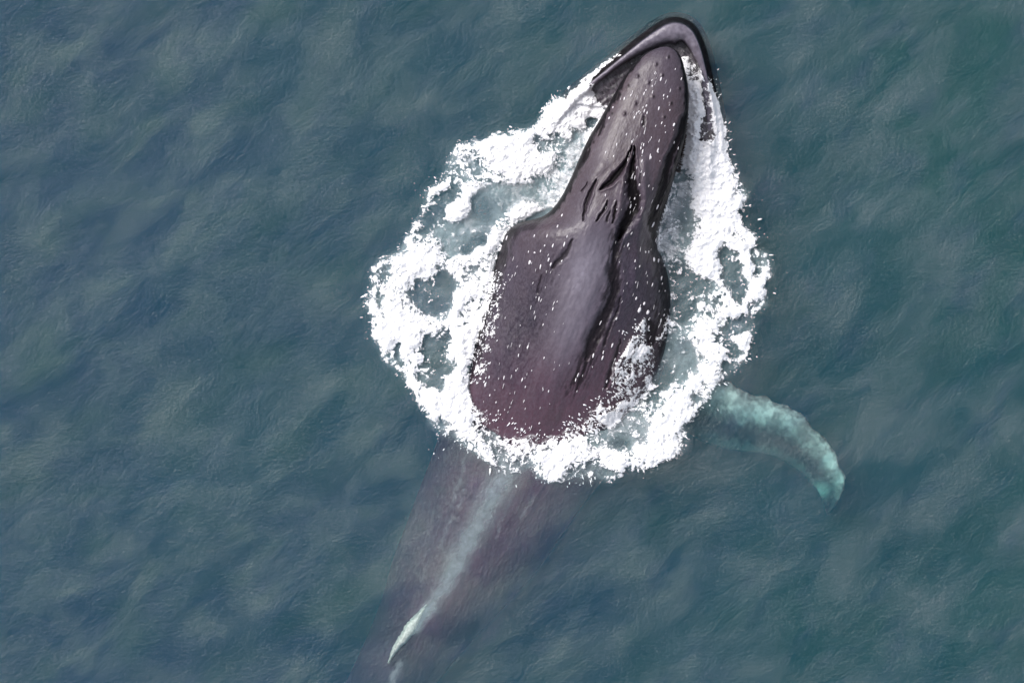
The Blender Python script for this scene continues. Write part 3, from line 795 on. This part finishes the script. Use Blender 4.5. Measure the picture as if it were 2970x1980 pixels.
# (polygon, foam density, milk density, blur px)
ZONES = [
  ([(1105, 770), (1130, 760), (1120, 820), (1100, 870), (1090, 830)], .45, .3, 5),
 ([(1340, 870), (1400, 850), (1395, 900), (1350, 960), (1330, 930)], .62, .4, 8),
 ([(1205, 1060), (1235, 1090), (1250, 1150), (1220, 1150)], .55, .4, 6),
 ([(1535, 400), (1600, 385), (1640, 400), (1590, 450), (1540, 440)], .62, .5, 8),
 ([(1660, 370), (1700, 380), (1660, 440), (1625, 440)], .35, .4, 7),
 ([(1290, 470), (1340, 455), (1330, 520), (1290, 530)], .45, .3, 6),
 ([(2120, 640), (2140, 660), (2160, 700), (2130, 690)], .6, .4, 6),
 ([(2170, 700), (2215, 750), (2215, 810), (2180, 800)], .50, .3, 6),
 ([(2050, 860), (2090, 850), (2110, 900), (2060, 930)], .55, .4, 8),
 ([(1990, 1170), (2040, 1100), (2075, 1090), (2030, 1170), (2000, 1210)], .5, .5, 8),
 ([(1640, 1340), (1760, 1345), (1800, 1375), (1640, 1385)], .45, .4, 7),
 ([(1420, 1290), (1560, 1295), (1540, 1330), (1440, 1325)], .72, .4, 7),
 ([(1719,254),(1790,187),(1879,138),(1924,116),(1985,130),(1992,172),(1933,140),(1850,185),(1805,250),(1765,310),(1738,290)], .05, .1, 4),
 ([(1696,340),(1735,340),(1725,372),(1696,372)], .1, .1, 4),
 ([(1700,372),(1655,392),(1617,467),(1588,508),(1537,527),(1473,524),(1429,521),(1362,569),(1368,610),(1330,640),(1290,640),(1250,680),(1276,702),(1279,729),(1306,752),(1344,737),(1421,694),(1457,626),(1521,582),(1560,600),(1640,590),(1690,470)], .16, .62, 7),
 ([(1702,395),(1655,425),(1617,480),(1585,525),(1560,570),(1600,605),(1645,570),(1690,470)], .30, .88, 8),
 ([(1405,565),(1362,575),(1375,620),(1400,650),(1420,640),(1430,600)], .08, .25, 8),
 ([(1350,700),(1395,680),(1418,700),(1370,722),(1345,745),(1325,735)], .12, .15, 5),
 ([(1340,525),(1290,548),(1256,560),(1228,618),(1204,675),(1230,690),(1290,650),(1300,600),(1345,570)], .22, .12, 7),
 ([(1325,440),(1390,440),(1420,480),(1420,510),(1360,520),(1300,500)], .68, .6, 8),
 ([(1180,825),(1214,802),(1237,786),(1298,786),(1318,809),(1314,863),(1300,900),(1276,916),(1230,920),(1184,886)], .18, .22, 10),
 ([(1275,790),(1300,788),(1316,812),(1308,860),(1280,850)], .20, .1, 7),
 ([(1226,965),(1268,976),(1306,950),(1316,972),(1291,1003),(1302,1041),(1318,1080),(1290,1085),(1275,1133),(1245,1114),(1249,1072),(1214,1034),(1218,1003)], .20, .10, 6),
 ([(1247,1085),(1275,1080),(1278,1130),(1250,1115)], .1, .05, 5),
 ([(1137,992),(1155,988),(1160,1030),(1178,1075),(1158,1068),(1140,1035)], .02, .2, 3),
 ([(1088,790),(1110,775),(1115,850),(1110,930),(1085,930)], .55, .4, 5),
 ([(1330,760),(1420,730),(1420,830),(1330,830)], .72, .6, 8),
 ([(1978,491),(1955,504),(1946,546),(1927,609),(1905,673),(1905,735),(1946,759),(1987,747),(1981,718),(2004,696),(2010,654),(2010,593),(2003,546),(1990,507)], .40, .80, 5),
 ([(1990,560),(2012,580),(2010,670),(1985,690),(1950,640)], .2, .5, 12),
 ([(1940,759),(1987,747),(2009,782),(2054,807),(2080,833),(2041,861),(2009,858),(2022,893),(2003,928),(1962,947),(1940,928)], .22, .12, 7),
 ([(1985,870),(2018,890),(2000,925),(1975,910)], .2, .08, 7),
 ([(2080,727),(2099,702),(2137,724),(2153,756),(2156,801),(2166,817),(2163,839),(2156,877),(2131,893),(2115,849),(2099,817),(2083,769)], .22, .12, 7),
 ([(2110,770),(2150,770),(2160,870),(2135,880),(2110,820)], .24, .1, 8),
 ([(2172,880),(2190,860),(2195,875),(2180,900),(2160,900)], .2, .1, 5),
 ([(2097,919),(2143,915),(2186,915),(2182,961),(2113,980),(2166,1022),(2136,1034),(2136,1087),(2082,1091),(2090,1064),(2113,1018),(2067,980),(2097,961)], .22, .10, 7),
 ([(1914,976),(1960,957),(1994,976),(2021,1011),(2052,1034),(2029,1064),(2002,1095),(1975,1108),(1944,1103),(1929,1141),(1895,1114),(1879,1076),(1899,1057),(1876,1034),(1891,1003)], .20, .50, 8),
 ([(1880,1065),(1940,1060),(1955,1105),(1925,1120),(1926,1143),(1892,1115)], .2, .1, 8),
 ([(1814,1172),(1868,1187),(1895,1233),(1876,1294),(1830,1302),(1784,1313),(1745,1298),(1700,1275),(1753,1240),(1790,1215)], .40, .6, 9),
 ([(1775,1275),(1800,1262),(1815,1285),(1795,1310),(1770,1300)], .20, .1, 7),
 ([(1860,1135),(1900,1128),(1925,1150),(1915,1175),(1870,1180)], .30, .2, 6),
 ([(1785,1050),(1820,1030),(1870,1040),(1890,1110),(1860,1160),(1800,1170),(1765,1160)], .52, .2, 8),
 ([(1845,925),(1870,925),(1868,1005),(1850,1030),(1815,1010)], .48, .1, 8),
 ([(2030,225),(2050,241),(2060,290),(2070,411),(2025,411),(2030,370),(2048,330),(2036,280)], .26, .1, 4),
 ([(1985,165),(2004,172),(2030,205),(2030,240),(1995,230)], .50, .4, 5),
 ([(1430,780),(1475,785),(1462,850),(1448,910),(1440,960),(1420,1030),(1400,1090),(1372,1130),(1362,1060),(1385,980),(1405,900),(1436,850)], .34, 0, 8),
 ([(1366,1165),(1390,1190),(1440,1255),(1520,1268),(1590,1275),(1640,1255),(1700,1215),(1760,1140),(1790,1150),(1700,1260),(1600,1310),(1400,1290),(1360,1200)], .66, .3, 9),
 ([(1950,1270),(1990,1240),(1990,1300),(1960,1310)], .55, .4, 5),
 ([(1410,1325),(1540,1330),(1540,1365),(1440,1360)], .52, .5, 6),
 ([(1700,1365),(1800,1362),(1800,1385),(1700,1385)], .35, .3, 6),
 ([(1245,1200),(1310,1225),(1330,1270),(1290,1262),(1250,1235)], .45, .5, 8),
]
def build_foam():
    step = 2.0
    xs = np.arange(1010, 2310, step); ys = np.arange(130, 1440, step)
    X, Y = np.meshgrid(xs, ys)
    # ragged borders: warp the look-up, finer and radial further out
    ang = np.arctan2(Y - 760, X - 1640); rad = np.hypot(X - 1640, Y - 760)
    sp = 9 * fbm(ang * 26, rad / 55, 3, 200)
    WX = X + 9 * fbm(X / 30, Y / 30, 4, 201) + sp * np.cos(ang)
    WY = Y + 9 * fbm(X / 30, Y / 30, 4, 205) + sp * np.sin(ang)
    near = np.maximum(sstep(300, 420, Y), sstep(205, 250, Y) * sstep(1810, 1770, X))   # the jaw rim stays crisp
    WX = X + (WX - X) * (0.25 + .75 * near); WY = Y + (WY - Y) * (0.25 + .75 * near)
    D = inpoly(WX, WY, OUTER).astype(float) * 1.25
    Mk = inpoly(WX, WY, OUTER).astype(float) * 0.9
    outb = blur(inpoly(WX, WY, OUTER).astype(float), 6)
    D = blur(D, 1.2) * (1 - near) + blur(D, 4.5) * near
    ZX = X + 20 * fbm(X / 34, Y / 34, 3, 207) + 9 * fbm(X / 11, Y / 11, 3, 208); ZY = Y + 20 * fbm(X / 34, Y / 34, 3, 210) + 9 * fbm(X / 11, Y / 11, 3, 211)
    for poly, d, m, bl in ZONES:
        zx, zy = (WX, WY) if poly[0][1] < 380 else (ZX, ZY)
        a = blur(inpoly(zx, zy, poly).astype(float), bl / step)
        dd = d + (.34 * fbm(X / 15, Y / 26, 4, 236) if 0.1 < d < .6 else 0)
        D = D * (1 - a) + dd * a; Mk = Mk * (1 - a) + m * a
    bd = blur(inpoly(X + 3 * fbm(X / 12, Y / 12, 3, 230), Y + 3 * fbm(X / 12, Y / 12, 3, 231), BODYV).astype(float), 1.5)
    onb = 0
    for k, q in ((-6, .40), (-5, .50), (-10, .55), (-9, .50)):
        onb = np.maximum(onb, q * blur(inpoly(ZX, ZY, ZONES[k][0]).astype(float), 3))
    D = D * (1 - bd) + onb * bd
    D = D + .42 * fbm(X / 24, Y / 24, 5, 233, .6) * sstep(.02, .2, D) * sstep(1.3, .9, D)
    D = np.where((Y < 245) & (X > 1690) & (X < 1830), D * (.32 + .5 * sstep(1800, 1700, X)), D)
    # tears running outward with the splash
    tear = np.abs(fbm(ang * 11 + fbm(X / 40, Y / 40, 3, 260) * 1.2, rad / 85 + fbm(X / 30, Y / 30, 3, 262), 4, 264, .6))
    soft = 1 - sstep(.80, 1.0, blur(np.clip(D, 0, 1), 12))
    D = D - (.35 + .95 * soft) * sstep(.10, .0, tear) * sstep(-.15, .25, fbm(X / 110, Y / 110, 2, 268)) * sstep(300, 380, Y)
    # solid white knot
    kn = np.exp(-((X - 1333) / 34) ** 4 - ((Y - 606) / 24) ** 4)
    D = np.maximum(D, kn * 1.3)
    # bubbles under the ring, and thin patches behind it
    Mk = blur(Mk, 3)
    Mk = np.maximum(Mk, .42 * blur(inpoly(X, Y, OUTER).astype(float), 7) * sstep(300, 380, Y) * (.6 + .8 * fbm(X / 30, Y / 30, 3, 270)))
    film = sstep(.5, .85, Mk) * .84 * sstep(.8, .5, D) * sstep(.06, .2, D)
    Hn = 0.5 + 0.5 * fbm(X / 26, Y / 26, 4, 240)
    billow = 1 - np.abs(fbm(X / 16, Y / 16, 4, 250))
    core = blur(np.clip(D, 0, 1), 5)
    thick = (0.015 + 0.13 * core ** 2 * Hn + 0.03 * core * billow ** 2) * sstep(.05, .5, D)
    x, y, _ = W(X, Y, .05)
    base = wave(x, y)
    zb = np.full(X.shape, -99.)
    need = D > 0.03
    idx = np.argwhere(need)
    for i, j in idx[::1]:
        if (i % 2 == 0) and (j % 2 == 0):
            zb[i, j] = top_z(x[i, j], y[i, j])
    # fill the odd cells from their even neighbours
    ii = (np.arange(X.shape[0]) // 2) * 2; jj = (np.arange(X.shape[1]) // 2) * 2
    zb = zb[ii][:, jj]
    zbc = np.where(zb > 0.55, -1.0, zb)            # the raised head stands clear of the foam
    zbc = np.clip(zbc, -1.0, .55)
    g = np.where(zbc > base, zbc, base)
    g = np.maximum(blur(g, 1.2), np.where(zb > .55, 0, g))
    thick = thick + (.10 + .06 * fbm(X / 13, Y / 13, 4, 280)) * blur(sstep(.5, .9, D) * inpoly(X, Y, [(1985, 170), (2030, 200), (2062, 300), (2070, 520), (1990, 520), (2000, 330)]), 4)
    Z = g + 0.008 + thick
    nr, nc = X.shape
    x, y, _ = W(X, Y, Z)
    V = np.stack([x.ravel(), y.ravel(), Z.ravel()], 1)
    F = grid_faces(nr, nc)
    keep = need.ravel()[F].all(1)
    F = F[keep][:, ::-1]
    used = np.unique(F); rem = -np.ones(len(V), int); rem[used] = np.arange(len(used))
    o = mesh_np('foam', V[used], rem[F], M_FOAM, True, None, {'froth': D.ravel()[used], 'film': film.ravel()[used]})
    o['kind'] = 'stuff'
    o['label'] = 'thick white foam churned up in a ragged ring around the whale'
    return X, Y, D, Mk

X, Y, D, Mk = build_foam()

def build_milk():
    step = 8.0
    xs = np.arange(1000, 2320, step); ys = np.arange(60, 1990, step)
    X2, Y2 = np.meshgrid(xs, ys)
    wx = X2 + 14 * fbm(X2 / 40, Y2 / 40, 3, 300); wy = Y2 + 14 * fbm(X2 / 40, Y2 / 40, 3, 301)
    A = np.zeros(X2.shape)
    ix = np.clip(((X2 - X[0, 0]) / 2).astype(int), 0, X.shape[1] - 1); iy = np.clip(((Y2 - Y[0, 0]) / 2).astype(int), 0, X.shape[0] - 1)
    inside = (X2 > X[0, 0]) & (X2 < X[0, -1]) & (Y2 > Y[0, 0]) & (Y2 < Y[-1, 0])
    A = np.where(inside, Mk[iy, ix], 0)
    d, w = polydist(wx, wy, [(1495, 1330, 36), (1440, 1420, 38), (1395, 1500, 36), (1330, 1620, 32), (1275, 1720, 22), (1225, 1790, 16), (1200, 1830, 10)])
    A = np.maximum(A, (.50 + .12 * fbm(wx / 50, wy / 50, 3, 305)) * np.exp(-(d / w) ** 2))  # keel streak: sky sheen painted in, drawn as trailing bubbles
    d, w = polydist(wx, wy, [(1158, 1925, 9), (1135, 1985, 12)])
    A = np.maximum(A, .35 * np.exp(-(d / w) ** 2))
    # thin pale streaks above the flanks
    for pts in [[(1350, 1320, 4), (1330, 1400, 6), (1310, 1470, 4)], [(1345, 1415, 3), (1332, 1470, 6)], [(1500, 1360, 3), (1470, 1470, 5), (1440, 1560, 4)],
                [(1310, 1500, 4), (1285, 1560, 6), (1270, 1600, 3)], [(1550, 1440, 3), (1510, 1500, 4)], [(1240, 1640, 4), (1225, 1680, 4)]]:
        d, w = polydist(wx, wy, pts)
        A = np.maximum(A, .2 * np.exp(-(d / (w * .9)) ** 2))
    x, y, _ = W(X2, Y2, 0)
    z = wave(x, y) - 0.035 - 0.015 * (1 + fbm(X2 / 60, Y2 / 60, 2, 310))
    for i, j in np.argwhere(A > .01):
        if Y2[i, j] > 1250: z[i, j] = max(z[i, j], min(top_z(x[i, j], y[i, j]) + .012, wave(x[i, j], y[i, j]) - .006))
    V = np.stack([x.ravel(), y.ravel(), z.ravel()], 1)
    F = grid_faces(*X2.shape)[:, ::-1]
    F = F[(A.ravel()[F] > .01).any(1)]
    used = np.unique(F); rem = -np.ones(len(V), int); rem[used] = np.arange(len(used))
    o = mesh_np('bubbles', V[used], rem[F], M_MILK, True, None, {'froth': A.ravel()[used]})
    o['kind'] = 'stuff'
    o['label'] = 'pale bubbles hanging just under the surface around the whale, with a painted sheen along its keel'
build_milk()

# --- droplets thrown outward from the ring
def build_spray():
    ico_v = []; p = (1 + 5 ** .5) / 2
    for a in (-1, 1):
        for b in (-p, p):
            ico_v += [(a, b, 0), (0, a, b), (b, 0, a)]
    ico_v = np.array(ico_v, float); ico_v /= np.linalg.norm(ico_v[0])
    import itertools
    ico_f = [t for t in itertools.combinations(range(12), 3)
             if all(abs(np.linalg.norm(ico_v[t[i]] - ico_v[t[(i + 1) % 3]]) - 1.0515) < .05 for i in range(3))]
    ico_f = [(a, b, c) if np.dot(np.cross(ico_v[b] - ico_v[a], ico_v[c] - ico_v[a]), ico_v[a]) > 0 else (a, c, b) for a, b, c in ico_f]
    ico_f = np.array(ico_f)
    O = np.array(OUTER, float); seg = np.hypot(*np.diff(O, axis=0).T); cum = np.concatenate([[0], np.cumsum(seg)])
    Vs, Fs = [], []; n = 0
    def drop(px, py, z, r, el, ang):
        nonlocal n
        x, y, _ = W(px, py, z)
        v = ico_v * np.array([r * el, r, r]) * (1 + .25 * RNG.standard_normal((12, 1)))
        ca, sa = math.cos(ang), math.sin(ang)
        vx = v[:, 0] * ca - v[:, 1] * sa; vy = v[:, 0] * sa + v[:, 1] * ca
        Vs.append(np.stack([vx + x, vy + y, v[:, 2] + z], 1)); Fs.append(ico_f + n); n += 12
    for _ in range(1300):
        s = random.uniform(0, cum[-1]); px = np.interp(s, cum, O[:, 0]); py = np.interp(s, cum, O[:, 1])
        if (py < 235) or (1700 < px < 2050 and py < 400): continue
        a = math.atan2(py - 760, px - 1640)
        cl = .5 + .5 * math.sin(a * 13 + 1.3) * math.sin(a * 5.1)
        if random.random() > .12 + cl ** 2: continue
        off = random.expovariate(1 / (5 + 18 * cl ** 3)) - 5
        j = 6
        drop(px + math.cos(a) * off + random.gauss(0, j), py + math.sin(a) * off + random.gauss(0, j), random.uniform(.03, .10 + .004 * max(0, off)),
             random.lognormvariate(-5.3, .45), random.uniform(1, 5), -a + random.gauss(0, .25))
    # strands and flecks washing off the back
    for (x0, y0, x1, y1, m, an) in [(1440, 790, 1385, 1110, 170, .9), (1860, 930, 1800, 1150, 200, -.8), (1380, 1200, 1600, 1275, 50, .9), (1610, 1270, 1760, 1140, 60, -.6)]:
        for _ in range(m):
            t = random.random(); px = x0 + (x1 - x0) * t + random.gauss(0, 14); py = y0 + (y1 - y0) * t + random.gauss(0, 10)
            wx_, wy_, _q = W(px, py, .4); z = max(top_z(wx_, wy_), 0)
            drop(px, py, z + .005, random.uniform(.004, .009), random.uniform(1.5, 4.0), an + random.gauss(0, .3))
    o = mesh_np('spray', np.vstack(Vs), np.vstack(Fs), M_DROP, True)
    o['kind'] = 'stuff'
    o['label'] = 'white droplets flung outward from the edge of the foam'
build_spray()
